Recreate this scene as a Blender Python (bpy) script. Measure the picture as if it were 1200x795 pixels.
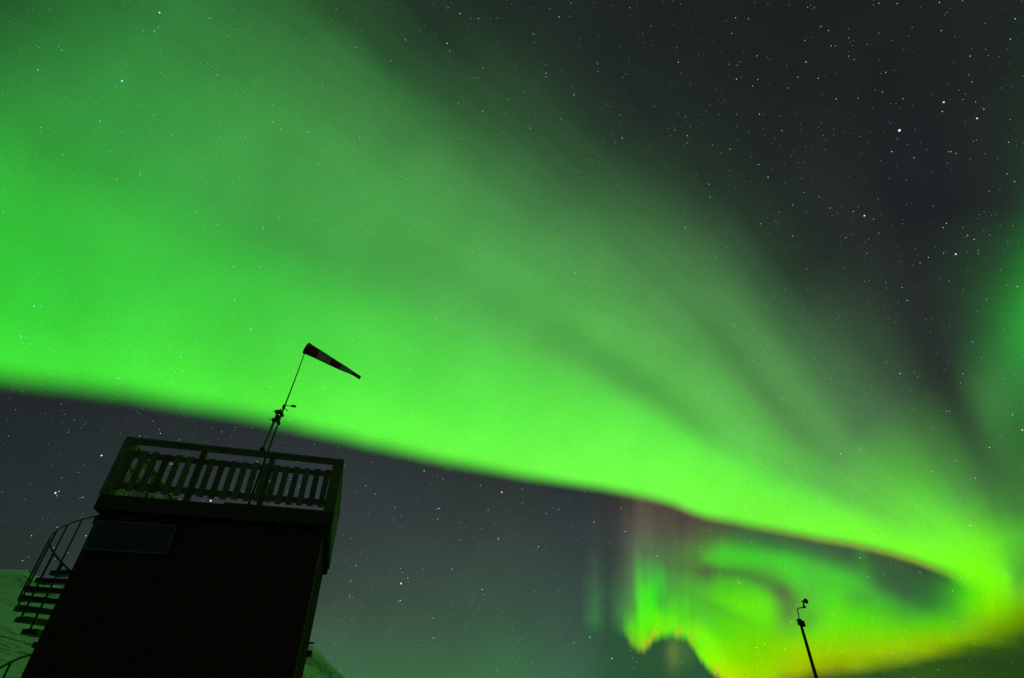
import bpy, bmesh, math, random
import numpy as np
from mathutils import Vector, Matrix, noise as mnoise

for o in list(bpy.data.objects):
    bpy.data.objects.remove(o)
scene = bpy.context.scene
COL = scene.collection

# ------------------------------------------------------------------ camera
EYE = Vector((0.0, 0.0, 1.5))
F_PX = 595.96                                # focal length in units of a 1200 px wide frame
RIGHT = Vector((0.99994111, 0.00651277, -0.00868143))
UP = Vector((0.0108528, -0.60006497, 0.79987764))
FWD = Vector((0.0, 0.79992475, 0.60010032))
cd = bpy.data.cameras.new('camera')
cam = bpy.data.objects.new('camera', cd)
COL.objects.link(cam)
M = Matrix.Identity(4)
for i in range(3):
    M[i][0], M[i][1], M[i][2], M[i][3] = RIGHT[i], UP[i], -FWD[i], EYE[i]
cam.matrix_world = M
cd.sensor_width = 36.0
cd.lens = 36.0 * F_PX / 1200.0
cd.clip_start = 0.05
cd.clip_end = 30000
scene.camera = cam

# ------------------------------------------------------------------ world (moonless night: almost nothing beyond the sky dome)
world = bpy.data.worlds.new("World")
scene.world = world
world.use_nodes = True
bg = world.node_tree.nodes['Background']
skt = world.node_tree.nodes.new('ShaderNodeTexSky')
skt.sky_type = 'NISHITA'
skt.sun_disc = False
skt.sun_elevation = math.radians(-4)
world.node_tree.links.new(skt.outputs[0], bg.inputs[0])
bg.inputs[1].default_value = 0.004

scene.view_settings.view_transform = 'Standard'
scene.view_settings.look = 'None'
scene.view_settings.exposure = 0
scene.view_settings.gamma = 1
scene.cycles.max_bounces = 6
scene.cycles.use_denoising = True


def lin(c):
    r = []
    for v in c:
        v = v / 255.0
        r.append(v / 12.92 if v <= 0.04045 else ((v + 0.055) / 1.055) ** 2.4)
    return tuple(r) + (1.0,)


# ------------------------------------------------------------------ small expression builder for shader nodes
class NT:
    def __init__(self, nt):
        self.nt = nt

    def node(self, kind, **kw):
        n = self.nt.nodes.new(kind)
        for k, v in kw.items():
            setattr(n, k, v)
        return n

    def put(self, sock, v):
        if isinstance(v, S):
            self.nt.links.new(v.s, sock)
        elif isinstance(v, (int, float)):
            sock.default_value = v
        else:
            sock.default_value = v

    def math(self, op, a, b=None, c=None):
        n = self.node('ShaderNodeMath', operation=op)
        self.put(n.inputs[0], a)
        if b is not None:
            self.put(n.inputs[1], b)
        if c is not None:
            self.put(n.inputs[2], c)
        return S(self, n.outputs[0])

    def dot(self, v, vec):
        n = self.node('ShaderNodeVectorMath', operation='DOT_PRODUCT')
        self.put(n.inputs[0], v)
        n.inputs[1].default_value = tuple(vec)
        return S(self, n.outputs['Value'])

    def xyz(self, x, y, z=0.0):
        n = self.node('ShaderNodeCombineXYZ')
        for i, v in enumerate((x, y, z)):
            self.put(n.inputs[i], v)
        return S(self, n.outputs[0])

    def noise(self, vec, scale=1.0, detail=3.0, rough=0.5):
        n = self.node('ShaderNodeTexNoise')
        self.put(n.inputs['Vector'], vec)
        n.inputs['Scale'].default_value = scale
        n.inputs['Detail'].default_value = detail
        n.inputs['Roughness'].default_value = rough
        return S(self, n.outputs['Fac'])

    def step(self, x, a, b, smooth=True):
        n = self.node('ShaderNodeMapRange', interpolation_type='SMOOTHSTEP' if smooth else 'LINEAR')
        n.clamp = True
        self.put(n.inputs[0], x)
        self.put(n.inputs[1], a)
        self.put(n.inputs[2], b)
        return S(self, n.outputs[0])

    def mix(self, f, a, b, blend='MIX'):
        n = self.node('ShaderNodeMix', data_type='RGBA', blend_type=blend)
        n.clamp_factor = True
        self.put(n.inputs[0], f)
        self.put(n.inputs[6], a)
        self.put(n.inputs[7], b)
        return S(self, n.outputs[2])

    def ramp(self, x, stops, interp='LINEAR'):
        n = self.node('ShaderNodeValToRGB')
        r = n.color_ramp
        r.interpolation = interp
        while len(r.elements) > 1:
            r.elements.remove(r.elements[-1])
        r.elements[0].position = stops[0][0]
        r.elements[0].color = stops[0][1]
        for p, c in stops[1:]:
            e = r.elements.new(p)
            e.color = c
        self.put(n.inputs[0], x)
        return S(self, n.outputs[0])

    def curve(self, x, pts, x0, x1, y0, y1):
        """a 1-D table y(x) held in a float curve"""
        t = (x - x0) * (1.0 / (x1 - x0))
        n = self.node('ShaderNodeFloatCurve')
        c = n.mapping.curves[0]
        P = [((a - x0) / (x1 - x0), (b - y0) / (y1 - y0)) for a, b in pts]
        while len(c.points) < len(P):
            c.points.new(0.5, 0.5)
        for q, (a, b) in zip(c.points, P):
            q.location = (a, b)
            q.handle_type = 'AUTO_CLAMPED'
        n.mapping.update()
        self.put(n.inputs['Value'], t)
        return S(self, n.outputs[0]) * (y1 - y0) + y0


class S:
    def __init__(self, nt, s):
        self.nt, self.s = nt, s
    def __add__(a, b): return a.nt.math('ADD', a, b)
    __radd__ = __add__
    def __sub__(a, b): return a.nt.math('SUBTRACT', a, b)
    def __rsub__(a, b): return a.nt.math('SUBTRACT', b, a)
    def __mul__(a, b): return a.nt.math('MULTIPLY', a, b)
    __rmul__ = __mul__
    def __truediv__(a, b): return a.nt.math('DIVIDE', a, b)
    def max(a, b): return a.nt.math('MAXIMUM', a, b)
    def min(a, b): return a.nt.math('MINIMUM', a, b)
    def exp(a): return a.nt.math('EXPONENT', a)
    def sqrt(a): return a.nt.math('SQRT', a)


# ------------------------------------------------------------------ the night sky: a dome 6 km away that glows
# The aurora is mapped in two tables over the celestial sphere (gnomonic sky-chart coordinates about a fixed star-chart pole):
#  - the great arc in polar coordinates about its vanishing hook (angle, distance)
#  - the low curtains and the dark sky beneath the arc in chart columns
CHART_E, CHART_N, CHART_C = (0.99994111, 0.00651277, -0.00868143), (0.0108528, -0.60006497, 0.79987764), (0.0, 0.79992475, 0.60010032)
POLAR = {   # radius: [(angle, colour)...]
    60: [(12, (120, 255, 20)), (30, (120, 254, 22)), (55, (112, 240, 34)), (80, (90, 200, 46)), (100, (82, 180, 48)), (119, (82, 172, 44))],
    95: [(12, (122, 255, 34)), (30, (118, 252, 40)), (45, (108, 235, 48)), (60, (94, 194, 55)), (75, (76, 150, 58)), (90, (66, 132, 57)), (119, (68, 134, 52))],
    130: [(12, (122, 255, 45)), (22, (122, 255, 40)), (30, (115, 248, 55)), (45, (98, 215, 62)), (60, (80, 155, 65)), (75, (68, 122, 62)), (90, (62, 116, 54)), (120, (66, 130, 44))],
    260: [(12, (118, 255, 55)), (18, (118, 255, 58)), (23, (108, 245, 66)), (29, (101, 205, 77)), (36, (90, 155, 79)), (45, (78, 126, 75)), (55, (68, 104, 69)), (64, (50, 72, 53)), (72, (44, 53, 47)), (77, (44, 66, 48)), (84, (45, 92, 52)), (92, (42, 112, 52)), (105, (40, 120, 50))],
    450: [(12, (118, 255, 72)), (19, (110, 255, 72)), (24, (100, 238, 75)), (28, (98, 205, 79)), (33, (91, 178, 79)), (40, (84, 152, 79)), (46, (72, 122, 70)), (50, (57, 92, 59)), (54, (44, 64, 48)), (59, (36, 46, 40)), (66, (37, 43, 41)), (72, (31, 35, 37)), (80, (31, 34, 37)), (88, (34, 42, 39)), (96, (34, 70, 42)), (110, (34, 80, 42))],
    700: [(12, (106, 255, 70)), (15.5, (100, 250, 70)), (19, (88, 230, 72)), (23, (84, 210, 74)), (27, (84, 188, 79)), (32, (79, 162, 78)), (38, (70, 132, 71)), (42, (60, 110, 62)), (45, (48, 82, 51)), (48, (38, 58, 43)), (52, (32, 42, 37)), (60, (29, 35, 33)), (75, (27, 32, 32)), (90, (31, 38, 35)), (110, (33, 42, 35))],
    950: [(12, (82, 246, 60)), (14.5, (79, 236, 62)), (17, (72, 220, 64)), (20, (66, 206, 65)), (24, (63, 186, 66)), (27, (66, 168, 70)), (31, (69, 158, 71)), (36, (62, 128, 64)), (39, (52, 112, 56)), (42, (42, 80, 47)), (45, (35, 54, 40)), (49, (30, 42, 36)), (55, (30, 35, 33)), (75, (27, 32, 31)), (110, (30, 36, 33))],
    1200: [(11, (74, 242, 56)), (13, (64, 230, 56)), (15.5, (55, 208, 56)), (18, (52, 198, 57)), (22, (55, 184, 60)), (27, (56, 158, 65)), (33, (49, 124, 57)), (38, (42, 98, 49)),
           (45, (33, 50, 35)), (55, (27, 33, 31)), (110, (26, 32, 31))],
    1400: [(11, (70, 232, 58)), (15, (52, 208, 52)), (18, (46, 192, 50)), (22, (48, 170, 54)), (26, (40, 108, 47)), (30, (30, 72, 38)), (36, (24, 40, 29)), (50, (22, 29, 27)), (110, (22, 28, 27))],
}
COLS = {    # chart x: [(chart y, colour)...]
    0: [(470, (34, 40, 41)), (560, (35, 45, 46)), (650, (38, 49, 47)), (795, (40, 60, 50))],
    350: [(500, (40, 46, 48)), (560, (45, 52, 55)), (620, (50, 60, 60)), (700, (57, 74, 64)), (760, (62, 92, 70)), (800, (62, 108, 70))],
    600: [(540, (44, 50, 49)), (600, (50, 59, 58)), (660, (55, 70, 63)), (720, (58, 84, 66)), (770, (60, 102, 70)), (800, (60, 112, 70))],
    680: [(570, (42, 48, 50)), (620, (46, 57, 57)), (680, (51, 69, 64)), (740, (56, 84, 70)), (795, (56, 96, 72))],
    697: [(575, (46, 50, 52)), (640, (56, 64, 63)), (670, (60, 84, 70)), (700, (60, 102, 70)), (725, (58, 118, 68)), (745, (51, 87, 66)), (795, (52, 92, 64))],
    712: [(580, (48, 50, 50)), (650, (50, 62, 60)), (700, (50, 79, 65)), (745, (48, 78, 60)), (795, (48, 86, 60))],
    728: [(585, (60, 56, 54)), (650, (65, 74, 66)), (690, (65, 100, 70)), (720, (64, 126, 68)), (745, (50, 96, 62)), (795, (48, 88, 58))],
    742: [(590, (70, 64, 59)), (620, (80, 80, 72)), (660, (84, 105, 80)), (690, (84, 132, 80)), (715, (78, 150, 62)), (735, (88, 195, 40)), (750, (104, 170, 42))],
    752: [(585, (88, 78, 65)), (615, (94, 90, 80)), (650, (92, 115, 84)), (680, (88, 168, 78)), (700, (72, 220, 60)), (720, (80, 250, 30)), (744, (110, 255, 10)), (755, (157, 202, 36))],
    762: [(590, (82, 71, 64)), (620, (90, 92, 76)), (650, (84, 117, 78)), (670, (78, 176, 68)), (690, (62, 230, 42)), (715, (70, 250, 20)), (735, (92, 240, 12)), (749, (108, 200, 40))],
    775: [(590, (77, 66, 60)), (630, (84, 86, 70)), (660, (80, 120, 72)), (680, (68, 185, 60)), (705, (60, 172, 58)), (722, (86, 232, 24)), (738, (110, 240, 20))],
    785: [(592, (78, 67, 60)), (640, (84, 91, 70)), (680, (78, 150, 68)), (700, (70, 176, 60)), (725, (95, 245, 20))],
    800: [(595, (88, 76, 63)), (608, (77, 66, 60)), (640, (84, 96, 68)), (680, (80, 158, 60)), (700, (75, 186, 52)), (725, (80, 215, 32))],
    815: [(603, (78, 66, 59)), (640, (84, 100, 65)), (680, (84, 150, 60)), (695, (76, 176, 52)), (720, (76, 198, 45)), (745, (108, 228, 22))],
    830: [(606, (76, 67, 60)), (640, (80, 118, 60)), (655, (76, 176, 52)), (670, (84, 116, 60)), (685, (80, 160, 52)), (715, (80, 190, 48)), (745, (90, 226, 18)), (770, (130, 248, 0))],
    845: [(608, (77, 71, 62)), (625, (80, 98, 60)), (650, (75, 195, 52)), (695, (80, 196, 34)), (720, (80, 200, 30)), (745, (92, 218, 16)), (775, (145, 228, 0)), (795, (195, 215, 0))],
    870: [(612, (78, 69, 62)), (632, (62, 128, 60)), (655, (70, 200, 48)), (690, (84, 205, 36)), (710, (95, 226, 20)), (740, (100, 215, 10)), (770, (122, 214, 0)), (795, (165, 210, 0))],
    900: [(618, (76, 78, 65)), (636, (62, 116, 62)), (655, (70, 186, 50)), (672, (76, 195, 48)), (705, (94, 222, 24)), (730, (100, 225, 10)), (755, (120, 210, 0)), (785, (147, 212, 0)), (800, (147, 202, 0))],
    920: [(622, (73, 84, 65)), (642, (63, 120, 63)), (660, (74, 204, 52)), (690, (84, 208, 44)), (742, (108, 212, 12)), (760, (138, 214, 0)), (785, (152, 194, 8)), (805, (110, 122, 20))],
    935: [(626, (69, 80, 61)), (645, (61, 120, 62)), (670, (74, 212, 50)), (700, (86, 210, 40)), (742, (108, 218, 12)), (760, (148, 213, 0)), (785, (160, 192, 0)), (797, (117, 132, 20))],
    950: [(630, (63, 76, 60)), (650, (65, 120, 67)), (675, (80, 198, 58)), (700, (84, 200, 50)), (725, (90, 212, 36)), (742, (110, 226, 12)), (765, (155, 205, 0)), (782, (155, 182, 4)), (796, (74, 88, 28))],
    980: [(637, (61, 75, 58)), (655, (65, 120, 67)), (675, (75, 196, 58)), (705, (86, 226, 30)), (740, (114, 232, 10)), (765, (152, 208, 0)), (780, (145, 167, 10)), (795, (60, 86, 30))],
    1005: [(640, (68, 78, 60)), (655, (60, 102, 60)), (675, (74, 184, 55)), (700, (76, 176, 52)), (725, (86, 230, 16)), (745, (124, 216, 10)), (765, (155, 203, 8)), (780, (143, 178, 12)), (792, (60, 90, 30))],
    1030: [(648, (64, 79, 56)), (665, (60, 106, 60)), (690, (70, 132, 64)), (715, (76, 198, 32)), (740, (110, 222, 10)), (765, (155, 202, 8)), (778, (117, 154, 18)), (790, (46, 82, 30))],
    1060: [(658, (66, 78, 52)), (675, (55, 92, 58)), (695, (60, 112, 63)), (720, (70, 176, 42)), (740, (108, 216, 12)), (758, (150, 202, 8)), (772, (127, 164, 18)), (784, (50, 86, 30))],
    1085: [(668, (50, 72, 50)), (690, (50, 110, 50)), (710, (60, 150, 46)), (730, (84, 214, 14)), (748, (135, 202, 8)), (763, (143, 178, 12)), (777, (50, 88, 26))],
    1110: [(678, (50, 120, 42)), (695, (60, 172, 32)), (715, (76, 212, 12)), (735, (108, 214, 2)), (750, (139, 194, 2)), (762, (110, 142, 12)), (774, (45, 80, 25))],
    1135: [(690, (66, 212, 16)), (710, (100, 236, 2)), (730, (124, 214, 0)), (748, (125, 182, 2)), (760, (70, 110, 16)), (772, (42, 75, 25))],
    1160: [(690, (126, 250, 0)), (715, (134, 230, 0)), (735, (128, 180, 2)), (750, (98, 140, 6)), (761, (50, 85, 20)), (775, (40, 70, 25))],
    1197: [(690, (128, 215, 2)), (715, (110, 172, 2)), (735, (88, 130, 6)), (748, (52, 86, 20)), (770, (35, 70, 25))],
}
EDGE = [(-400, 420), (-100, 433), (0, 444), (100, 457), (200, 473), (300, 491), (400, 514), (500, 537), (600, 557), (700, 573), (768, 586), (790, 592), (810, 601),
        (828, 607), (860, 613), (900, 621), (950, 630), (1000, 639), (1050, 651), (1090, 664), (1120, 677), (1140, 690), (1160, 697), (1300, 705)]


def sky_material():
    m = bpy.data.materials.new('aurora_sky')
    m.use_nodes = True
    m.node_tree.nodes.clear()
    t = NT(m.node_tree)
    geo = t.node('ShaderNodeNewGeometry')
    nrm = t.node('ShaderNodeVectorMath', operation='SUBTRACT')
    m.node_tree.links.new(geo.outputs['Position'], nrm.inputs[0])
    nrm.inputs[1].default_value = tuple(EYE)
    n2 = t.node('ShaderNodeVectorMath', operation='NORMALIZE')
    m.node_tree.links.new(nrm.outputs[0], n2.inputs[0])
    D = S(t, n2.outputs[0])
    c = t.dot(D, CHART_C)
    cs = c.max(0.12)
    X = (t.dot(D, CHART_E) / cs * 595.96 + 600.0).max(-1400.0).min(2600.0)
    Y = (t.dot(D, CHART_N) / cs * -595.96 + 397.5).max(-1600.0).min(1500.0)
    # slow wander so nothing runs ruler-straight
    P = t.xyz(X, Y)
    wob = t.noise(P, 1 / 170.0, 2.0)
    Yw = Y + (wob - 0.5) * 14.0
    dx = X * -1.0 + 1190.0
    dy = Yw * -1.0 + 690.0
    r = (dx * dx + dy * dy).sqrt()
    phi = t.math('ARCTAN2', dy.max(14.0), dx) * (180 / math.pi)
    # ---- great arc
    # rays and folds follow lines that run to the hook
    folds = t.noise(t.xyz(phi * 0.13, r * 0.0026, 3.1), 1.0, 1.5, 0.5)
    fine = t.noise(t.xyz(phi * 0.55, r * 0.004, 8.4), 1.0, 2.0, 0.5)
    phw = phi + (folds - 0.5) * t.step(phi, 14.0, 32.0) * (t.step(phi, 52.0, 38.0) * 5.0 + 2.0) + (fine - 0.5) * t.step(phi, 16.0, 36.0) * (t.step(phi, 62.0, 44.0) * 1.6 + 0.6)
    tt = (phw - 8.0) * (1 / 112.0)
    rs = sorted(POLAR)
    up = None
    for i, q in enumerate(rs):
        st = [((a - 8) / 112.0, lin(cc)) for a, cc in POLAR[q]]
        rp = t.ramp(tt, st, 'LINEAR')
        up = rp if up is None else t.mix(t.step(r, float(rs[i - 1]), float(q), False), up, rp)

    def blob(cx, cy, sx, sy, rot=0.0):
        ca, sa = math.cos(rot), math.sin(rot)
        u = ((X - cx) * ca + (Yw - cy) * sa) * (1 / sx)
        v = ((Yw - cy) * ca - (X - cx) * sa) * (1 / sy)
        return ((u * u + v * v) * -0.5).exp()

    up = t.mix(blob(1228, 372, 34, 58, 0.2) * 0.85, up, lin((48, 172, 56)))
    up = t.mix(blob(1172, 470, 30, 34, 0.9) * 0.45, up, lin((70, 135, 66)))
    up = t.mix(blob(1120, 470, 12, 60, -0.5) * 0.40, up, lin((40, 56, 44)))
    up = t.mix(blob(1196, 500, 16, 34, 0.0) * 0.45, up, lin((40, 96, 48)))
    up = t.mix(blob(735, 440, 85, 17, 0.55) * 0.45, up, lin((70, 140, 68)))
    up = t.mix(blob(790, 478, 60, 11, 0.62) * 0.35, up, lin((66, 150, 66)))
    up = t.mix(blob(368, 292, 85, 26, 0.45) * 0.30, up, lin((56, 132, 60)))
    up = t.mix(blob(565, 345, 90, 20, 0.5) * 0.20, up, lin((60, 130, 62)))
    up = t.mix(blob(60, 180, 60, 26, 0.35) * 0.28, up, lin((40, 120, 46)))
    up = t.mix(blob(230, 440, 320, 22, 0.15) * 0.15, up, lin((70, 240, 62)))
    up = t.mix(blob(1080, 395, 16, 110, -0.42) * 0.55, up, lin((36, 42, 40)))
    up = t.mix(blob(880, 440, 90, 11, 0.86) * 0.38, up, lin((62, 108, 60)))
    up = t.mix(blob(945, 470, 100, 13, 0.95) * 0.30, up, lin((92, 165, 84)))
    up = t.mix(blob(1000, 380, 90, 12, 1.0) * 0.30, up, lin((46, 62, 48)))
    up = t.mix(blob(830, 470, 70, 16, 0.75) * 0.30, up, lin((96, 195, 84)))
    up = t.mix(blob(985, 575, 60, 9, 0.42) * 0.25, up, lin((84, 150, 78)))
    # unseen aurora glow added beyond the hook, to light rails and snow
    up = t.mix(blob(2050, 330, 420, 380, 0.0) * t.step(X, 1320.0, 1650.0) * 0.8, up, lin((120, 240, 50)))
    # ---- low sky and curtains
    warp = (t.noise(t.xyz(X * (1 / 60.0), Y * (1 / 260.0), 1.7), 1.0, 2.0) - 0.5) * 6.0
    Xl = X + warp * t.step(X, 640.0, 720.0) * (t.step(X, 880.0, 800.0) * 0.8 + 0.2)
    sway = (t.noise(t.xyz(X * (1 / 16.0), Y * (1 / 300.0), 5.2), 1.0, 2.0) - 0.5) * 9.0
    Yl = Y + sway * t.step(X, 690.0, 740.0) * (t.step(X, 860.0, 800.0) * 0.65 + 0.2)
    ty = (Yl - 440.0) * (1 / 400.0)
    xs = sorted(COLS)
    low = None
    for i, q in enumerate(xs):
        st = [((a - 440) / 400.0, lin(cc)) for a, cc in COLS[q]]
        rp = t.ramp(ty, st, 'LINEAR')
        low = rp if low is None else t.mix(t.step(Xl, float(xs[i - 1]), float(q), False), low, rp)
    stri = t.noise(t.xyz(X * (1 / 11.0), Y * (1 / 210.0), 2.0), 1.0, 2.0)
    stam = (stri - 0.5) * t.step(X, 660.0, 760.0) * (t.step(X, 870.0, 790.0) * 0.30 + 0.10) + 1.0
    low = t.mix(1.0, low, t.xyz(stam, stam, stam), 'MULTIPLY')
    def dark(low, cx, cy, sx, sy, rot, amt, col):
        ca, sa = math.cos(rot), math.sin(rot)
        u = ((X - cx) * ca + (Y - cy) * sa) * (1 / sx)
        v = ((Y - cy) * ca - (X - cx) * sa) * (1 / sy)
        return t.mix(((u * u + v * v) * -0.5).exp() * amt, low, lin(col))
    low = dark(low, 850, 671, 30, 6, 0.10, 0.62, (74, 92, 54))
    low = dark(low, 892, 681, 20, 7, 0.42, 0.55, (76, 92, 58))
    low = dark(low, 917, 696, 15, 9, 0.85, 0.80, (82, 84, 66))
    low = dark(low, 926, 715, 12, 16, 0.10, 0.55, (82, 100, 60))
    low = dark(low, 948, 727, 9, 12, 0.0, 0.40, (82, 120, 54))
    low = dark(low, 862, 706, 60, 10, 0.1, 0.18, (110, 240, 20))
    # thin bright rays standing in the curtain, and curls of green inside the hook
    low = dark(low, 752, 704, 4.5, 26, -0.10, 0.55, (84, 250, 26))
    low = dark(low, 744, 742, 7, 12, -0.35, 0.45, (104, 245, 14))
    low = dark(low, 777, 693, 4, 20, -0.12, 0.40, (66, 214, 50))
    low = dark(low, 798, 737, 26, 6, 0.30, 0.50, (124, 250, 20))
    low = dark(low, 836, 765, 30, 7, 0.95, 0.50, (140, 252, 6))
    low = dark(low, 868, 712, 34, 10, 0.25, 0.45, (104, 240, 14))
    low = dark(low, 905, 655, 55, 8, 0.12, 0.45, (72, 222, 44))
    low = dark(low, 985, 678, 40, 8, 0.45, 0.45, (76, 214, 50))
    low = dark(low, 1012, 662, 5, 18, -0.2, 0.30, (80, 200, 60))
    low = dark(low, 1058, 684, 52, 16, 0.50, 0.62, (48, 84, 54))
    low = dark(low, 965, 652, 60, 9, 0.24, 0.38, (60, 92, 60))
    low = dark(low, 922, 716, 9, 14, 0.1, 0.45, (84, 104, 64))
    low = dark(low, 840, 712, 40, 5, 0.45, 0.35, (66, 150, 44))
    low = dark(low, 1098, 700, 22, 10, 0.6, 0.35, (52, 112, 48))
    # foot of the curtain: one continuous scalloped hem, tinged orange
    hem = t.curve(X, [(600, 730), (728, 742), (738, 752), (745, 759), (752, 762), (759, 758), (767, 749), (778, 745), (798, 747), (810, 756), (820, 771), (834, 786), (850, 798), (875, 812), (1000, 858)], 600.0, 1000.0, 700.0, 860.0)
    below = Y - hem + (t.noise(t.xyz(X * (1 / 7.0), 0.0, 4.4), 1.0, 2.0) - 0.5) * 11.0
    zone = t.step(X, 704.0, 726.0) * t.step(X, 885.0, 850.0)
    tinge = (((below + 5.0) * 0.15) * ((below + 5.0) * 0.15) * -1.0).exp() * zone * t.step(X, 736.0, 752.0)
    tinge = tinge * t.step(t.noise(t.xyz(X * (1 / 13.0), 0.0, 6.6), 1.0, 1.0), 0.38, 0.66)
    low = t.mix(tinge * 0.60, low, lin((196, 190, 26)))
    low = t.mix(t.step(below, -7.0, 8.0) * zone, low, lin((44, 84, 53)))
    low = dark(low, 789, 765, 6, 14, 0.0, 0.55, (112, 140, 66))
    low = dark(low, 803, 766, 7, 12, 0.0, 0.30, (90, 130, 60))
    # ---- lower edge of the arc
    E_ = t.curve(X, EDGE, -400.0, 1300.0, 420.0, 720.0)
    ragged = (t.noise(t.xyz(X * (1 / 90.0), 0.0, 9.0), 1.0, 2.0) - 0.5) * 5.0
    s = E_ - Y + ragged
    soft = t.curve(X, [(-400, 26), (0, 23), (250, 19), (450, 15), (650, 11), (850, 9), (1050, 9), (1120, 14), (1160, 26), (1300, 40)], -400.0, 1300.0, 0.0, 50.0)
    k = t.step(s / soft, -0.8, 1.2)
    sky = t.mix(k, low, up)
    fr = (s * (1 / 3.6) + 0.1)
    fringe = (fr * fr * -1.0).exp() * t.step(X, 660.0, 1000.0) * t.step(X, 1150.0, 1080.0) * (t.step(X, 850.0, 1020.0) * 0.20 + 0.12)
    sky = t.mix(fringe, sky, lin((172, 160, 62)))
    # ---- out of the chart: plain dark night
    sky = t.mix(t.step(c, 0.10, 0.28), lin((37, 42, 40)), sky)
    # fine image grain and broad mottling multiplied into the sky glow
    g1 = t.noise(D, 420.0, 1.0, 0.6)
    g2 = t.noise(P, 1 / 120.0, 3.0, 0.55)
    gm = (g1 - 0.5) * 0.26 + (g2 - 0.5) * 0.40 + 1.0
    sky = t.mix(1.0, sky, t.xyz(gm, gm, gm), 'MULTIPLY')
    em = t.node('ShaderNodeEmission')
    t.put(em.inputs[0], sky)
    em.inputs[1].default_value = 1.0
    out = t.node('ShaderNodeOutputMaterial')
    m.node_tree.links.new(em.outputs[0], out.inputs[0])
    m.cycles.emission_sampling = 'FRONT_BACK'
    return m


def star_material(name, col, k):
    m = bpy.data.materials.new(name)
    m.use_nodes = True
    m.node_tree.nodes.clear()
    t = NT(m.node_tree)
    em = t.node('ShaderNodeEmission')
    em.inputs[0].default_value = col + (1,)
    em.inputs[1].default_value = k
    out = t.node('ShaderNodeOutputMaterial')
    m.node_tree.links.new(em.outputs[0], out.inputs[0])
    m.cycles.emission_sampling = 'NONE'
    return m


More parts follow.
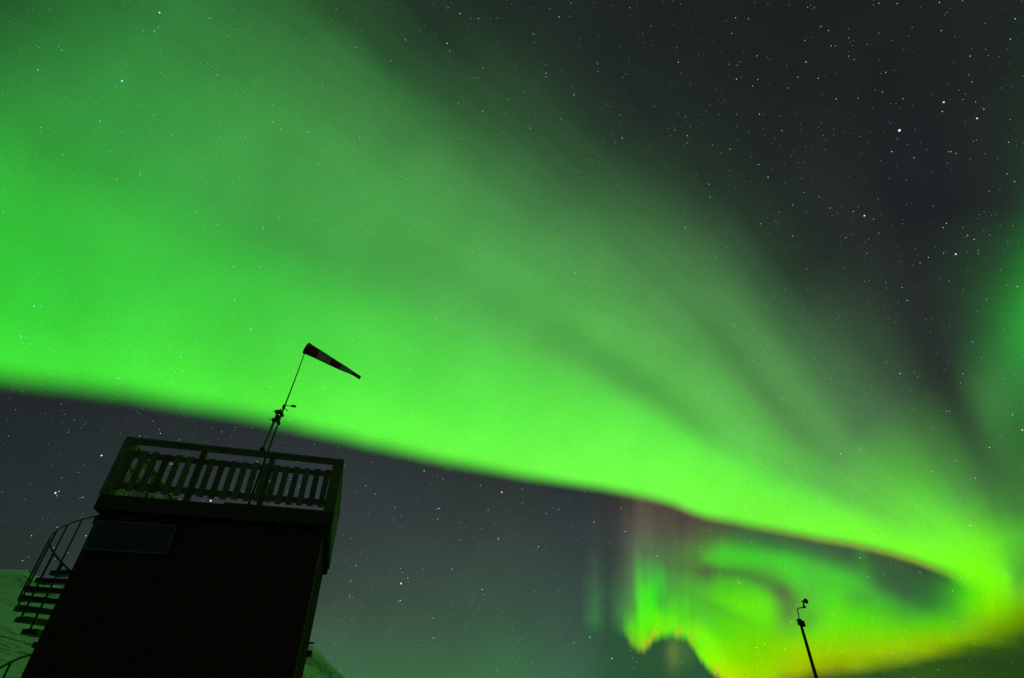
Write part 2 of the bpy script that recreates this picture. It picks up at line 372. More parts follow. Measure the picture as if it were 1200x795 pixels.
def build_sky():
    rad = 6000.0
    bm = bmesh.new()
    bmesh.ops.create_icosphere(bm, subdivisions=4, radius=rad)
    bmesh.ops.translate(bm, verts=bm.verts, vec=EYE)
    bmesh.ops.reverse_faces(bm, faces=bm.faces)
    rs = 5500.0

    def star(x, y, rp, mi, d=None):
        if d is None:
            d = FWD + RIGHT * ((x - 600) / F_PX) + UP * ((397.5 - y) / F_PX)
        s = d.length
        d = d.normalized()
        c = EYE + d * rs
        a = d.orthogonal().normalized()
        b = d.cross(a)
        q = rp / F_PX * rs / (s if s < 2 else 1.4)
        v = [bm.verts.new(c + p * q) for p in (a, b, -a, -b, d, -d)]
        for i in range(4):
            for e in (4, 5):
                f = bm.faces.new((v[i], v[(i + 1) % 4], v[e]))
                f.material_index = mi
    W, B, O, C = 1, 2, 3, 4
    known = [(187, 15, 1.5, B), (143, 95, 1.6, B), (181, 37, .9, W), (524, 51, 1.3, B), (475, 47, 1.1, B), (378, 99, .9, B), (320, 143, 1.1, B),
             (361, 155, 1.1, B), (117, 142, .9, W), (164, 205, 1.0, C), (248, 78, .7, W), (431, 272, .9, C), (308, 266, 1, C), (294, 386, 1.3, C),
             (212, 418, 1.1, C), (45, 56, .8, C), (1054, 153, 2.3, W), (1106, 120, 1.5, W), (1145, 139, 1.5, B), (1153, 128, 1.3, O),
             (1120, 298, 1.6, B), (1013, 253, 1.5, B), (1101, 3, 1.2, B), (1184, 46, 1.1, W), (971, 36, .9, W), (795, 73, 1.2, B), (863, 93, 1, W),
             (882, 101, .9, W), (890, 134, 1.1, W), (729, 162, 1.2, B), (959, 92, 1.1, B), (980, 116, 1.1, B), (974, 54, .9, W), (979, 54, .8, W),
             (1001, 70, .8, W), (1038, 85, .9, W), (1045, 178, 1, W), (1115, 178, .9, W), (1120, 180, .8, W), (900, 208, 1.1, W), (1182, 167, 1, W),
             (1180, 204, .9, W), (1112, 178, .8, W), (1134, 276, 1.1, O), (1109, 262, 1, W), (1105, 267, 1, W), (929, 277, .9, W), (803, 267, .9, W),
             (985, 532, 1.3, W), (1055, 438, 1.1, C), (1137, 616, 1.2, W), (1198, 504, 1.4, O), (998, 589, .9, C), (510, 374, 1, C), (588, 577, 1.5, O),
             (597, 560, 1.1, W), (497, 552, 1.1, W), (515, 596, 1.2, W), (513, 609, .9, W), (584, 632, 1.2, C), (631, 641, 1.1, W), (530, 667, .9, W),
             (565, 691, 1.1, W), (470, 684, 1.5, W), (469, 704, 1.2, W), (691, 747, 1.2, W), (717, 772, 1.3, W), (733, 623, 1.1, W), (728, 596, .9, W),
             (696, 612, .9, W), (417, 663, .9, W), (411, 681, .9, W), (410, 700, .9, W), (119, 534, 1.4, W), (153, 555, .9, W), (65, 578, 1.5, W),
             (69, 576, 1.2, W), (97, 583, 1, W), (37, 628, 1.0, W), (247, 587, 1.7, B), (200, 544, .9, W), (202, 544, .8, W), (214, 541, .8, W),
             (316, 564, 1, W), (188, 508, 1, W), (92, 554, .8, O), (655, 20, 1, W), (539, 16, 1, W), (527, 60, .8, W), (418, 56, 1, W), (394, 10, .8, W),
             (862, 21, 1, B), (877, 22, .9, W), (1103, 36, .9, W), (1137, 66, 1.1, B), (1139, 96, .9, W), (1023, 0, .8, W), (1030, 4, .9, W),
             (889, 193, 1, B), (973, 244, .9, W), (1000, 248, .9, W), (831, 216, 1, B), (1088, 302, .9, W), (1071, 185, .9, W), (45, 320, .9, C),
             (168, 345, .8, W), (640, 86, .9, W), (700, 75, .8, W), (701, 84, .8, W), (625, 40, .9, W), (626, 50, .8, O), (546, 401, .8, C),
             (655, 597, .8, W), (572, 598, .8, W), (612, 573, .8, W), (670, 565, .8, W), (685, 577, .7, W), (527, 551, .8, B), (612, 590, .7, C)]
    for x, y, r_, mi in known:
        star(x, y, r_ * (0.42 if r_ < 1.4 else 0.64), mi)
    rnd = random.Random(11)
    for k in range(15000):
        z = rnd.uniform(-0.1, 1)
        a = rnd.uniform(0, 2 * math.pi)
        h = math.sqrt(max(0, 1 - z * z))
        d = Vector((h * math.cos(a), h * math.sin(a), z))
        mi = rnd.choice((W, W, W, B, B, C, O))
        q = 0.10 + 0.08 * rnd.random() + 0.22 * rnd.random() ** 9
        star(0, 0, q, mi, d)
    me = bpy.data.meshes.new('sky')
    bm.to_mesh(me)
    bm.free()
    for m in (sky_material(), star_material('star_white', (0.95, 0.97, 1.0), 1.3), star_material('star_blue', (0.5, 0.68, 1.0), 1.5),
              star_material('star_orange', (1.0, 0.62, 0.40), 1.2), star_material('star_pale', (0.75, 1.0, 0.95), 1.3)):
        me.materials.append(m)
    o = bpy.data.objects.new('sky', me)
    COL.objects.link(o)
    o['kind'] = 'structure'


build_sky()


# ------------------------------------------------------------------ materials of real surfaces
def pbr(name, col, rough=0.6, metal=0.0, var=0.25, scale=8.0, bump=0.0, stretch=(1, 1, 1), col2=None, coords='Object', tone_var=0.0):
    m = bpy.data.materials.new(name)
    m.use_nodes = True
    nt = m.node_tree
    b = nt.nodes['Principled BSDF']
    t = NT(nt)
    tc = t.node('ShaderNodeTexCoord')
    mp = t.node('ShaderNodeMapping')
    nt.links.new(tc.outputs[coords], mp.inputs[0])
    mp.inputs['Scale'].default_value = stretch
    v = S(t, mp.outputs[0])
    n = t.noise(v, scale, 6.0, 0.6)
    c2 = col2 if col2 else tuple(x * (1 - var) for x in col)
    cc = t.mix(t.step(n, 0.35, 0.65), tuple(c2) + (1,), tuple(col) + (1,))
    oi = t.node('ShaderNodeObjectInfo')
    tone = S(t, oi.outputs['Random']) * tone_var + (1.0 - tone_var * 0.5)
    cc = t.mix(1.0, cc, t.xyz(tone, tone, tone), 'MULTIPLY')
    t.put(b.inputs['Base Color'], cc)
    rr = n * 0.25 + (rough - 0.12)
    t.put(b.inputs['Roughness'], rr)
    b.inputs['Metallic'].default_value = metal
    if bump:
        bp = t.node('ShaderNodeBump')
        bp.inputs['Strength'].default_value = bump
        bp.inputs['Distance'].default_value = 0.01
        t.put(bp.inputs['Height'], n)
        nt.links.new(bp.outputs[0], b.inputs['Normal'])
    return m


WOOD = pbr('weathered_rail_wood', (0.18, 0.155, 0.11), 0.8, 0, 0.4, 6, 0.6, (3, 3, 14), tone_var=0.7)
WOOD_H = pbr('weathered_rail_wood_lying', (0.18, 0.155, 0.11), 0.8, 0, 0.4, 6, 0.6, (1, 6, 14))
WOOD_LIT = pbr('aurora_lit_rail_wood', (0.58, 0.50, 0.34), 0.8, 0, 0.3, 6, 0.6, (3, 3, 14), tone_var=0.4)  # left railing's rail wood, paled: aurora light put into its base colour
DECKWOOD = pbr('deck_wood', (0.06, 0.05, 0.036), 0.85, 0, 0.4, 6, 0.6, (1, 8, 8))
CLAD = pbr('dark_red_cladding', (0.075, 0.018, 0.014), 0.75, 0, 0.45, 4, 0.5, (10, 10, 1))
STEEL = pbr('galvanised_steel', (0.30, 0.31, 0.31), 0.5, 0.7, 0.3, 20)
DKSTEEL = pbr('dark_steel', (0.032, 0.034, 0.036), 0.6, 0.0, 0.3, 20)
ALU = pbr('aluminium_frame', (0.13, 0.14, 0.15), 0.55, 0.0, 0.2, 20)
BLACK = pbr('black_plastic', (0.02, 0.02, 0.022), 0.5, 0, 0.2, 20)
RED = pbr('red_sock_fabric', (0.40, 0.03, 0.02), 0.85, 0, 0.25, 10, 0.4)
WHITE = pbr('white_sock_fabric', (0.46, 0.45, 0.44), 0.85, 0, 0.12, 10, 0.4)
for fm in (RED, WHITE):      # thin cloth lets a little light through
    b = fm.node_tree.nodes['Principled BSDF']


def cells_material():
    m = bpy.data.materials.new('solar_cells')
    m.use_nodes = True
    nt = m.node_tree
    b = nt.nodes['Principled BSDF']
    t = NT(nt)
    tc = t.node('ShaderNodeTexCoord')
    sp = t.node('ShaderNodeSeparateXYZ')
    nt.links.new(tc.outputs['Object'], sp.inputs[0])
    x, z = S(t, sp.outputs[0]), S(t, sp.outputs[2])
    fx = t.math('PINGPONG', x, 0.055)
    fz = t.math('PINGPONG', z, 0.055)
    line = t.step(fx.min(fz), 0.0008, 0.003)
    n = t.noise(S(t, tc.outputs['Object']), 9.0, 3.0)
    cc = t.mix(line, (0.05, 0.06, 0.08, 1), t.mix(n, (0.013, 0.02, 0.065, 1), (0.022, 0.035, 0.10, 1)))
    t.put(b.inputs['Base Color'], cc)
    b.inputs['Roughness'].default_value = 0.22
    b.inputs['Coat Weight'].default_value = 0.4
    return m


CELLS = cells_material()


def snow_material():
    m = bpy.data.materials.new('wind_packed_snow')
    m.use_nodes = True
    nt = m.node_tree
    b = nt.nodes['Principled BSDF']
    t = NT(nt)
    geo = t.node('ShaderNodeNewGeometry')
    P = S(t, geo.outputs['Position'])
    mp = t.node('ShaderNodeMapping')
    nt.links.new(geo.outputs['Position'], mp.inputs[0])
    mp.inputs['Rotation'].default_value = (0, 0, 0.5)
    mp.inputs['Scale'].default_value = (0.06, 0.22, 0.16)
    drift = t.noise(S(t, mp.outputs[0]), 1.0, 6.0, 0.62)
    rock = t.noise(P, 0.9, 7.0, 0.70)
    patch = t.noise(P, 0.030, 3.0, 0.5)
    far = t.node('ShaderNodeVectorMath', operation='LENGTH')
    nt.links.new(geo.outputs['Position'], far.inputs[0])
    rk = t.step(rock * 0.8 + patch * 0.5, 0.69, 0.73) * t.step(S(t, far.outputs['Value']), 12.0, 40.0)
    snow = t.mix(t.step(drift, 0.30, 0.70), (0.56, 0.58, 0.60, 1), (0.76, 0.78, 0.80, 1))
    bare = t.mix(drift, (0.035, 0.034, 0.03, 1), (0.10, 0.095, 0.08, 1))
    t.put(b.inputs['Base Color'], t.mix(rk, snow, bare))
    b.inputs['Roughness'].default_value = 0.75
    bp = t.node('ShaderNodeBump')
    bp.inputs['Strength'].default_value = 0.5
    bp.inputs['Distance'].default_value = 0.35
    t.put(bp.inputs['Height'], drift + rock * 0.4)
    nt.links.new(bp.outputs[0], b.inputs['Normal'])
    return m


# ------------------------------------------------------------------ mesh helpers
def link(name, bm, mat, parent=None, smooth=False, bevel=0.0, label=None):
    me = bpy.data.meshes.new(name)
    bmesh.ops.recalc_face_normals(bm, faces=bm.faces)
    bm.to_mesh(me)
    bm.free()
    if isinstance(mat, (list, tuple)):
        for q in mat:
            me.materials.append(q)
    else:
        me.materials.append(mat)
    if smooth:
        for f in me.polygons:
            f.use_smooth = True
    o = bpy.data.objects.new(name, me)
    COL.objects.link(o)
    o.parent = parent
    if label:
        o['label'] = label
    if bevel:
        md = o.modifiers.new('bevel', 'BEVEL')
        md.width = bevel
        md.segments = 2
        md.limit_method = 'ANGLE'
    return o


def box(bm, x0, x1, y0, y1, z0, z1):
    vs = [bm.verts.new((x, y, z)) for x in (x0, x1) for y in (y0, y1) for z in (z0, z1)]
    for q in ((0, 1, 3, 2), (4, 6, 7, 5), (0, 4, 5, 1), (2, 3, 7, 6), (0, 2, 6, 4), (1, 5, 7, 3)):
        bm.faces.new([vs[i] for i in q])


def tube(bm, pts, rad, n=10, caps=True):
    pts = [Vector(p) for p in pts]
    rr = rad if isinstance(rad, (list, tuple)) else [rad] * len(pts)
    rings = []
    ref = None
    for i, p in enumerate(pts):
        d = (pts[min(i + 1, len(pts) - 1)] - pts[max(i - 1, 0)]).normalized()
        if ref is None:
            ref = d.orthogonal().normalized()
        a = (ref - d * ref.dot(d))
        a = a.normalized() if a.length > 1e-6 else d.orthogonal().normalized()
        ref = a
        b = d.cross(a)
        rings.append([bm.verts.new(p + (a * math.cos(2 * math.pi * k / n) + b * math.sin(2 * math.pi * k / n)) * rr[i]) for k in range(n)])
    for r0, r1 in zip(rings, rings[1:]):
        for k in range(n):
            bm.faces.new((r0[k], r0[(k + 1) % n], r1[(k + 1) % n], r1[k]))
    if caps:
        bm.faces.new(rings[0])
        bm.faces.new(rings[-1])
    return rings


def empty(name, loc, rz, label, cat, group=None):
    o = bpy.data.objects.new(name, None)
    COL.objects.link(o)
    o.location = loc
    o.rotation_euler = (0, 0, rz)
    o.empty_display_size = 0.3
    o['label'] = label
    o['category'] = cat
    if group:
        o['group'] = group
    return o


# ------------------------------------------------------------------ terrain: one snow-covered sheet out to the horizon
RIDGE = [(-180, 1.5), (-110, 3), (-75, 6.5), (-60, 8.6), (-48, 9.4), (-43.6, 9.62), (-42, 9.66), (-41.3, 9.5), (-40.2, 9.1), (-36, 8.3), (-31.3, 7.7), (-24.1, 6.7),
         (-20.7, 6.1), (-19.3, 5.72), (-17.8, 4.85), (-16.5, 3.9), (-15.2, 3.05), (-13.5, 2.1), (-10, 0.6), (-5, -0.8), (5, -1.5), (60, -1.5), (120, -1), (180, 1.5)]


def ridge_el(az):
    for (a, e), (a2, e2) in zip(RIDGE, RIDGE[1:]):
        if a <= az <= a2:
            f = (az - a) / (a2 - a)
            return e + (e2 - e) * f
    return 1.0


def terrain():
    bm = bmesh.new()
    azs = []
    a = -180.0
    while a < 180 - 1e-6:
        azs.append(a)
        a += 0.25 if -52 <= a < -8 else 2.0
    rs = [0.0]
    q = 2.0
    while q < 150:
        rs.append(q)
        q *= 1.07
    RR = 150.0
    rs += [150, 156, 165, 180, 210, 260, 340, 480, 700, 1100, 1800, 3000, 5600]
    rings = []
    for r_ in rs:
        ring = []
        for az in azs:
            x, y = r_ * math.sin(math.radians(az)), r_ * math.cos(math.radians(az))
            zr = 1.5 + RR * math.tan(math.radians(ridge_el(az)))
            if r_ <= RR:
                z = zr * (r_ / RR) ** 1.25
            else:
                z = zr - (r_ - RR) * 0.16
                z = max(z, -60 - 0.02 * r_)
            amp = min(1.0, max(0.0, (r_ - 6) / 60.0))
            nz = mnoise.fractal(Vector((x * 0.03, y * 0.03, 0.3)), 0.9, 2.1, 6) * 1.1 + mnoise.fractal(Vector((x * 0.35, y * 0.35, 2.3)), 0.9, 2.1, 4) * 0.14
            z += nz * amp * (1 if r_ < 400 else 3)
            z += mnoise.noise(Vector((x * 0.4, y * 0.4, 7))) * 0.05
            ring.append(bm.verts.new((x, y, z)))
            if r_ == 0:
                break
        rings.append(ring)
    n = len(azs)
    for k in range(n):
        bm.faces.new((rings[0][0], rings[1][(k + 1) % n], rings[1][k]))
    for r0, r1 in zip(rings[1:], rings[2:]):
        for k in range(n):
            bm.faces.new((r0[k], r0[(k + 1) % n], r1[(k + 1) % n], r1[k]))
    o = link('snow_ground', bm, snow_material(), smooth=True)
    o['kind'] = 'structure'
    return o


ground = terrain()

# ------------------------------------------------------------------ the lookout hut with its fenced roof deck
YAW = 0.29679
FL = Vector((-5.96236, 7.25767, 0))
W, D = 3.153, 2.812
UX = Vector((math.cos(YAW), math.sin(YAW), 0))
WX = Vector((-math.sin(YAW), math.cos(YAW), 0))
Z = Vector((0, 0, 1))


def wpt(u, w, z):
    return FL + UX * u + WX * w + Z * z


hut = empty('lookout_hut', FL, YAW, 'tall dark red boarded hut with a fenced wooden deck on its roof', 'hut')
bm = bmesh.new()           # cladding: upright boards with thin cover battens
box(bm, 0.04, W - 0.06, 0.07, D - 0.06, -0.6, 3.93)
x = 0.10
while x < W - 0.1:
    box(bm, x, x + 0.028, 0.048, 0.072, -0.6, 3.90)
    x += 0.145
y = 0.14
while y < D - 0.1:
    box(bm, W - 0.062, W - 0.042, y, y + 0.028, -0.6, 3.90)
    box(bm, 0.022, 0.042, y, y + 0.028, -0.6, 3.90)
    y += 0.145
link('wall', bm, CLAD, hut, bevel=0.003)
for x0, y0 in ((0.015, 0.04), (W - 0.135, 0.04), (0.015, D - 0.14), (W - 0.135, D - 0.14)):
    bm = bmesh.new()
    box(bm, x0, x0 + 0.10, y0, y0 + 0.10, -0.6, 3.915)
    link('corner_board', bm, CLAD, hut, bevel=0.004)
bm = bmesh.new()           # the deck: boards on joists, their ends showing past the edge
y = -0.03
while y < D:
    box(bm, -0.015, W + 0.02, y, min(y + 0.115, D + 0.03), 4.10, 4.135)
    y += 0.122
for k in range(6):
    xx = 0.10 + k * (W - 0.25) / 5
    box(bm, xx, xx + 0.05, 0.02, D - 0.02, 3.935, 4.098)
link('roof_deck', bm, DECKWOOD, hut, bevel=0.004)
bm = bmesh.new()
box(bm, -0.02, W + 0.03, -0.05, -0.025, 3.97, 4.18)
box(bm, -0.03, W + 0.03, D + 0.025, D + 0.06, 3.96, 4.18)
box(bm, -0.045, -0.02, -0.05, D + 0.06, 3.97, 4.18)
box(bm, W + 0.03, W + 0.065, -0.06, D + 0.06, 3.96, 4.18)
link('fascia', bm, DECKWOOD, hut, bevel=0.004)
for yy in (0.16, 1.35, 2.58):
    bm = bmesh.new()       # cross beams that carry the deck, ends jutting out past the wall
    box(bm, -0.06, W + 0.045, yy, yy + 0.09, 3.82, 3.93)
    link('beam', bm, DECKWOOD, hut, bevel=0.005)

rndb = random.Random(5)


def railing(L, posts, pitch0, origin, ang, cut=None, ends=True, wm=None, wh=None):
    wm, wh = wm or WOOD, wh or WOOD_H
    """one side of the deck fence: local x along the rail, y outward is -y"""
    def place(o):
        o.location = origin
        o.rotation_euler = (0, 0, ang)
        return o
    b = bmesh.new()
    segs = [(0, L)] if cut is None else [(0, cut[0]), (cut[1], L)]
    for a0, a1 in segs:
        if a1 - a0 < 0.05:
            continue
        box(b, a0 + (-0.055 if a0 == 0 and ends else 0.001), a1 + (0.055 if a1 == L and ends else -0.001), -0.055, 0.06, 5.045, 5.085)   # cap
        for z0, z1 in ((4.985, 5.044), (4.775, 4.855), (4.293, 4.385)):
            box(b, a0 + (0.0 if ends else 0.062), a1 - (0.0 if ends else 0.062), -0.034, 0.002, z0, z1)
    r = place(link('railing', b, wh, hut, bevel=0.004))
    for px in posts:
        b = bmesh.new()
        box(b, px - 0.043, px + 0.043, 0.004, 0.08, 4.137, 5.043)
        link('post', b, wm, r, bevel=0.004)
    x_ = pitch0
    while x_ < L - 0.07:
        if cut is None or not (cut[0] - 0.06 < x_ < cut[1] + 0.06):
            b = bmesh.new()
            j = rndb.uniform(-0.004, 0.004)
            box(b, x_ - 0.046 + j, x_ + 0.046 + j, -0.056, -0.036, 4.25 + rndb.uniform(-0.008, 0.008), 4.872 + rndb.uniform(-0.012, 0.012))
            link('baluster', b, wm, r, bevel=0.003)
        x_ += 0.1592
    return r


railing(W, (0.045, 1.06, 2.08, W - 0.045), 0.122, (0, 0, 0), 0)
railing(D, (0.10, D / 2, D - 0.10), 0.135, (W, 0, 0), math.pi / 2, ends=False)
railing(W, (0.045, 1.06, 2.08, W - 0.045), 0.122, (W, D, 0), math.pi, cut=(2.20, 3.05))
railing(D, (0.10, D / 2, D - 0.10), 0.135, (0, D, 0), -math.pi / 2, ends=False, wm=WOOD_LIT, wh=WOOD_LIT)
for x0, x1, y0, y1 in ((-0.058, 0.085, -0.060, 0.0), (W - 0.11, W + 0.058, -0.060, 0.0), (-0.058, 0.085, D, D + 0.06), (W - 0.11, W + 0.058, D, D + 0.06)):
    bm = bmesh.new()
    box(bm, x0, x1, y0 + 0.001, y1 - 0.0005, 4.183, 5.043)
    link('corner_post', bm, WOOD, hut, bevel=0.004)
# small fittings on the walls
bm = bmesh.new()
tube(bm, [(2.60, 0.045, 3.905), (2.60, -0.03, 3.90), (2.62, -0.05, 3.87), (2.66, -0.055, 3.86)], 0.014, 8)
tube(bm, [(2.655, -0.05, 3.90), (2.655, -0.05, 3.835)], [0.028, 0.036], 12)
link('wall_lamp', bm, BLACK, hut, smooth=False)
bm = bmesh.new()
tube(bm, [(1.02, 0.035, 3.40), (1.02, 0.035, 3.31), (1.01, 0.035, 3.22), (1.012, 0.035, 3.05)], 0.010, 8)
link('cable_pipe', bm, BLACK, hut, smooth=True)

# ------------------------------------------------------------------ solar panel bolted to the front wall
pan = empty('solar_panel', wpt(0.565, 0.02, 3.43), YAW, 'framed dark blue solar panel on the upper left of the hut wall', 'solar panel')
bm = bmesh.new()
hw, hh = 0.51, 0.40
for a in ((-hw, -hw + 0.015, 0, hh), (hw - 0.015, hw, 0, hh), (-hw + 0.015, hw - 0.015, 0, 0.015), (-hw + 0.015, hw - 0.015, hh - 0.015, hh)):
    box(bm, a[0], a[1], -0.035, 0.0, a[2], a[3])
fr = link('frame', bm, ALU, pan, bevel=0.002)
bm = bmesh.new()
box(bm, -hw + 0.015, hw - 0.015, -0.027, -0.008, 0.015, hh - 0.015)
link('cells', bm, CELLS, pan)
for sx in (-0.3, 0.3):
    bm = bmesh.new()
    box(bm, sx - 0.02, sx + 0.02, 0.001, 0.03, 0.02, hh - 0.02)
    link('bracket', bm, STEEL, pan)

# ------------------------------------------------------------------ windsock on its leaning pole behind the front rail
ws = empty('windsock', wpt(1.90, 0.14, 4.13), YAW, 'red and white banded windsock blowing to the right on a thin leaning pole', 'windsock')
P0 = Vector((0, 0, 0))
P1 = Vector((2.086 - 1.90, 0, 7.235 - 4.13))
bm = bmesh.new()
mid = Vector((2.0 - 1.90, 0, 5.92 - 4.13))
tube(bm, [P0, mid * 0.5, mid, (mid + P1) * 0.5 + Vector((0.004, 0, 0)), P1 + (P1 - mid) * 0.02], [0.017, 0.016, 0.013, 0.010, 0.008], 10)
link('pole', bm, DKSTEEL, ws, smooth=True)
ax0 = Vector((2.095 - 1.90, 0, 7.335 - 4.13))
tip = Vector((3.185 - 1.90, 0.10, 6.92 - 4.13))
ax = (tip - ax0).normalized()
bm = bmesh.new()          # mouth ring and swivel
aa = ax.orthogonal().normalized()
bb = ax.cross(aa)
ringp = [ax0 + (aa * math.cos(k * math.pi / 10) + bb * math.sin(k * math.pi / 10)) * 0.116 for k in range(21)]
tube(bm, ringp, 0.009, 6, caps=False)
tube(bm, [P1, P1 + Vector((0.0, 0, 0.10)), P1 + Vector((-0.004, 0, 0.2))], 0.008, 6)
link('swivel_ring', bm, DKSTEEL, ws, smooth=True)
bm = bmesh.new()          # the cloth tube: open, tapered, with sag, folds and a crumpled tip
NS, NR = 44, 28
L_ = (tip - ax0).length
rings = []
for i in range(NS + 1):
    f = i / NS
    rad_ = 0.113 * (1 - f) + 0.034 * f
    if f > 0.72:
        rad_ *= 1 - 0.18 * math.sin((f - 0.72) / 0.28 * math.pi)
    c_ = ax0 + ax * (L_ * f) + Vector((0, 0, 1)) * (0.022 * math.sin(f * math.pi) + 0.008 * math.sin(f * 9.0) * f - 0.02 * f * f) + Vector((0, 0.03 * math.sin(f * 3.0), 0))
    ring = []
    for k in range(NR):
        th = 2 * math.pi * k / NR
        w_ = 1 + 0.07 * (0.3 + f) * math.sin(3 * th + 5 * f) + 0.055 * math.sin(7 * th - 9 * f) * f
        ring.append(bm.verts.new(c_ + (aa * math.cos(th) + bb * math.sin(th)) * rad_ * w_))
    rings.append(ring)
for i in range(NS):
    f = (i + 0.5) / NS
    band = min(4, int(f / 0.2))
    band = 0 if f < 0.235 else 1 if f < 0.45 else 2 if f < 0.64 else 3 if f < 0.83 else 4
    for k in range(NR):
        fc = bm.faces.new((rings[i][k], rings[i][(k + 1) % NR], rings[i + 1][(k + 1) % NR], rings[i + 1][k]))
        fc.material_index = band % 2
sock = link('sock', bm, [RED, WHITE], ws, smooth=True)
md = sock.modifiers.new('cloth', 'SOLIDIFY')
md.thickness = 0.003

# ------------------------------------------------------------------ short stout mast with clamps and a little wind vane
sm = empty('instrument_mast', wpt(1.885, 0.02, 5.086), YAW, 'short stout clamped steel mast rising from the hut top rail beside the pole', 'mast')
bm = bmesh.new()
tube(bm, [(0, 0, 0), (0.072, 0, 0.80)], [0.025, 0.022], 12)
link('tube', bm, STEEL, sm, smooth=False)
bm = bmesh.new()
box(bm, -0.05, 0.075, -0.04, 0.04, 0.001, 0.022)
box(bm, -0.035, 0.04, -0.035, 0.035, 0.023, 0.08)
link('foot_bracket', bm, DKSTEEL, sm, bevel=0.004)
for zz, s_ in ((0.58, 1.0), (0.74, 1.15)):
    bm = bmesh.new()
    xx = 0.09 * zz
    box(bm, xx - 0.042 * s_, xx + 0.07, -0.04, 0.04, zz, zz + 0.042)
    box(bm, xx + 0.03, xx + 0.085, 0.041, 0.15, zz + 0.008, zz + 0.040)
    tube(bm, [(xx - 0.09, -0.01, zz + 0.025), (xx - 0.05, -0.01, zz + 0.025)], 0.008, 6)
    link('clamp', bm, DKSTEEL, sm, bevel=0.004)
bm = bmesh.new()           # box between the clamps
box(bm, 0.082, 0.125, -0.04, 0.0, 0.63, 0.69)
link('junction_box', bm, BLACK, sm, bevel=0.006)
vane = empty('wind_vane', wpt(2.02, 0.02, 5.90), YAW, 'tiny dark wind vane with one cup clamped at the mast head', 'wind vane')
bm = bmesh.new()
tube(bm, [(-0.05, 0, 0.0), (0.0, 0, 0.0), (0.0, 0, 0.11)], 0.012, 8)
tube(bm, [(0.0, 0, 0.03), (0.0, 0, 0.09)], 0.026, 10)
tube(bm, [(0.0, 0, 0.10), (0.17, 0, 0.085)], 0.007, 6)
tube(bm, [(0.0, 0, 0.04), (0.09, 0.0, -0.01)], 0.007, 6)
link('arm', bm, DKSTEEL, vane)
bm = bmesh.new()
tube(bm, [(0.10, 0, 0.10), (0.13, 0, 0.10), (0.17, 0, 0.098), (0.20, 0, 0.09)], [0.006, 0.02, 0.024, 0.006], 10)
link('cup', bm, BLACK, vane, smooth=True)

# ------------------------------------------------------------------ spiral staircase at the back left corner
C0 = Vector((-8.659, 11.207, 0))
RS, TH0, DT, ZT0 = 0.956, 2.949, 0.304, 4.076
st = empty('spiral_staircase', (C0.x, C0.y, 0.3), 0, 'black steel spiral staircase climbing to the roof deck beside the hut', 'staircase')
base_z = 0.3


def hp(k, r_=RS, dz=0.0):
    a = TH0 + k * DT
    return Vector((r_ * math.cos(a), r_ * math.sin(a), ZT0 - 0.2 * k + dz - base_z))


bm = bmesh.new()
tube(bm, [(0, 0, -1.0), (0, 0, 4.97 - base_z)], 0.055, 16)
link('centre_pole', bm, DKSTEEL, st, smooth=False)


def hz(k):
    return ZT0 - 0.2 * max(k, 0) + 0.16 * max(-k, 0) + 1.09 - base_z


for k in range(0, 19):
    bm = bmesh.new()
    a0, a1 = TH0 + (k - 0.47) * DT, TH0 + (k + 0.47) * DT
    z1 = ZT0 - 0.2 * k - base_z
    n_ = 5
    top, bot = [], []
    pts = [(0.06 * math.cos((a0 + a1) / 2 + s2), 0.06 * math.sin((a0 + a1) / 2 + s2)) for s2 in (-0.6, 0.6)]
    outer = [((RS + 0.01) * math.cos(a0 + (a1 - a0) * i / n_), (RS + 0.01) * math.sin(a0 + (a1 - a0) * i / n_)) for i in range(n_ + 1)]
    poly = [pts[0]] + outer + [pts[1]]
    vt = [bm.verts.new((p_[0], p_[1], z1)) for p_ in poly]
    vb = [bm.verts.new((p_[0], p_[1], z1 - 0.085)) for p_ in poly]
    bm.faces.new(vt)
    bm.faces.new(vb[::-1])
    for i in range(len(poly)):
        j = (i + 1) % len(poly)
        bm.faces.new((vt[i], vb[i], vb[j], vt[j]))
    link('tread', bm, DKSTEEL, st, bevel=0.004)
    bm = bmesh.new()
    p_ = hp(k)
    tube(bm, [(p_.x * 1.004, p_.y * 1.004, p_.z - 0.07), (p_.x, p_.y, hz(k))], 0.017, 8)
    link('baluster', bm, DKSTEEL, st, smooth=False)
# landing between stair head and deck, with its rail
BLc = wpt(0.0, D, 0) - C0
bm = bmesh.new()
e0 = hp(-0.5)
e1 = hp(-5.0)
tgt0 = wpt(-0.03, D + 0.08, 0) - C0
tgt1 = wpt(0.92, D + 0.08, 0) - C0
quad = [Vector((0.0, 0.0, 0)), Vector((e0.x, e0.y, 0)) * 0.55, Vector((tgt0.x, tgt0.y, 0)), Vector((tgt1.x, tgt1.y, 0)), Vector((0.55, 0.75, 0))]
quad = [Vector((-0.12, -0.10, 0)), Vector((tgt0.x, tgt0.y, 0)), Vector((tgt1.x, tgt1.y, 0)), Vector((0.9, 0.35, 0)), Vector((0.2, 0.93, 0)), Vector((-0.75, 0.55, 0))]
vt = [bm.verts.new((q_.x, q_.y, 4.10 - base_z)) for q_ in quad]
vb = [bm.verts.new((q_.x, q_.y, 4.03 - base_z)) for q_ in quad]
bm.faces.new(vt)
bm.faces.new(vb[::-1])
for i in range(len(quad)):
    j = (i + 1) % len(quad)
    bm.faces.new((vt[i], vb[i], vb[j], vt[j]))
link('landing', bm, DKSTEEL, st, bevel=0.004)
bm = bmesh.new()
pp = []
k = 18.0
while k > -1.0:
    p_ = hp(k)
    pp.append((p_.x, p_.y, hz(k)))
    k -= 0.25
p_ = hp(-1.6)
pp.append((p_.x, p_.y, hz(-1.6)))
p_ = hp(-2.8)
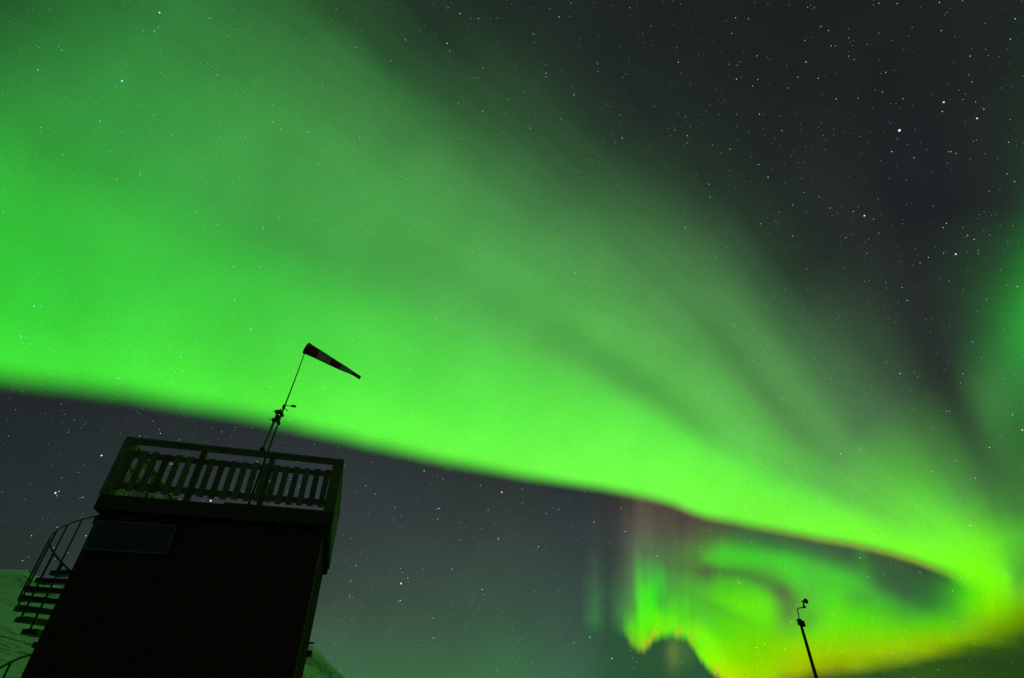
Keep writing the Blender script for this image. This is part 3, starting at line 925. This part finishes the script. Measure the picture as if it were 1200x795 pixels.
pp.append((p_.x, p_.y, hz(-2.8)))
tube(bm, pp, 0.017, 10)
link('handrail', bm, DKSTEEL, st, smooth=True)

# ------------------------------------------------------------------ low handrail by the stair foot, lower left corner
lr = empty('metal_handrail', (-7.9, 9.25, 0.9), 0, 'low curved steel handrail with posts at the foot of the hut, lower left', 'handrail')
bm = bmesh.new()
base = Vector((-7.9, 9.25, 0.9))


def chart(x_, y_, dist):
    d_ = FWD + RIGHT * ((x_ - 600) / F_PX) + UP * ((397.5 - y_) / F_PX)
    return EYE + d_ * (dist / math.hypot(d_.x, d_.y))


rp_ = [chart(a, b, c) for a, b, c in ((-60, 822, 11.2), (-25, 799, 11.5), (0, 783, 11.8), (13, 776, 12.0), (24, 771, 12.2), (34, 768, 12.4), (48, 766, 12.7))]
tube(bm, [q_ - base for q_ in rp_], 0.019, 8)
link('rail', bm, DKSTEEL, lr, smooth=True)
for i in (1, 3, 6):
    bm = bmesh.new()
    q_ = rp_[i] - base
    tube(bm, [(q_.x, q_.y, q_.z), (q_.x, q_.y, q_.z - 1.6)], 0.015, 8)
    link('post', bm, DKSTEEL, lr)

# ------------------------------------------------------------------ weather mast at lower right
wm = empty('weather_mast', (4.845, 9.875, -0.3), 0, 'slim dark pole at lower right with a cranked sensor arm on top', 'weather mast')
bz = -0.3
bm = bmesh.new()
tp = chart(936.8, 726, 11.0) - Vector((4.845, 9.875, bz))
bt = chart(957.3, 797, 11.0) - Vector((4.845, 9.875, bz))
dirn = (tp - bt).normalized()
foot = bt - dirn * (bt.z + 0.5) / dirn.z
tube(bm, [foot, bt, tp], [0.036, 0.028, 0.022], 14)
link('pole', bm, DKSTEEL, wm, smooth=False)
wmo = Vector((4.845, 9.875, bz))


def rp2(x_, y_):
    return chart(x_, y_, 11.0) - wmo


bm = bmesh.new()
c1 = rp2(937.2, 729)
box(bm, c1.x - 0.033, c1.x + 0.031, c1.y - 0.033, c1.y + 0.033, c1.z - 0.05, c1.z + 0.045)
c2 = rp2(940.2, 731.5)
box(bm, c2.x - 0.025, c2.x + 0.024, c2.y - 0.06, c2.y - 0.012, c2.z - 0.045, c2.z + 0.045)
link('clamp', bm, BLACK, wm, bevel=0.008)
bm = bmesh.new()
tube(bm, [rp2(937, 729), rp2(936.3, 724), rp2(935.2, 718), rp2(934.5, 714.8), rp2(935.2, 713.2), rp2(937, 712.8), rp2(942.5, 712.0)], 0.0085, 8)
tube(bm, [rp2(942.6, 712.0), rp2(942.0, 709), rp2(941.2, 704.6)], 0.013, 8)
tube(bm, [rp2(939.2, 704.8), rp2(944.0, 704.3)], 0.010, 8)
link('sensor_arm', bm, DKSTEEL, wm, smooth=True)
bm = bmesh.new()
c3 = rp2(944.2, 704.3)
tube(bm, [c3 + Vector((-.012, 0, -.04)), c3 + Vector((0, 0, -.03)), c3 + Vector((0, 0, 0.0)), c3 + Vector((0, 0, .028)), c3 + Vector((0, 0, .036))], [0.012, 0.032, 0.038, 0.026, 0.008], 12)
c4 = rp2(942.4, 711.2)
tube(bm, [c4 + Vector((0, 0, -.022)), c4 + Vector((0, 0, .02))], [0.028, 0.016], 10)
link('sensor_head', bm, BLACK, wm, smooth=True)

# ------------------------------------------------------------------ extract pipe on the hut's right wall near its back corner
bm = bmesh.new()
zz = 2.50
tube(bm, [(W - 0.08, D - 0.12, zz), (W + 0.02, D - 0.12, zz), (W + 0.05, D - 0.12, zz + 0.005)], [0.055, 0.055, 0.05], 12)
link('vent_pipe', bm, BLACK, hut)
bm = bmesh.new()
tube(bm, [(W - 0.05, D - 0.12, zz + 0.17), (W + 0.05, D - 0.12, zz + 0.165)], 0.016, 8)
link('cable_stub', bm, BLACK, hut)
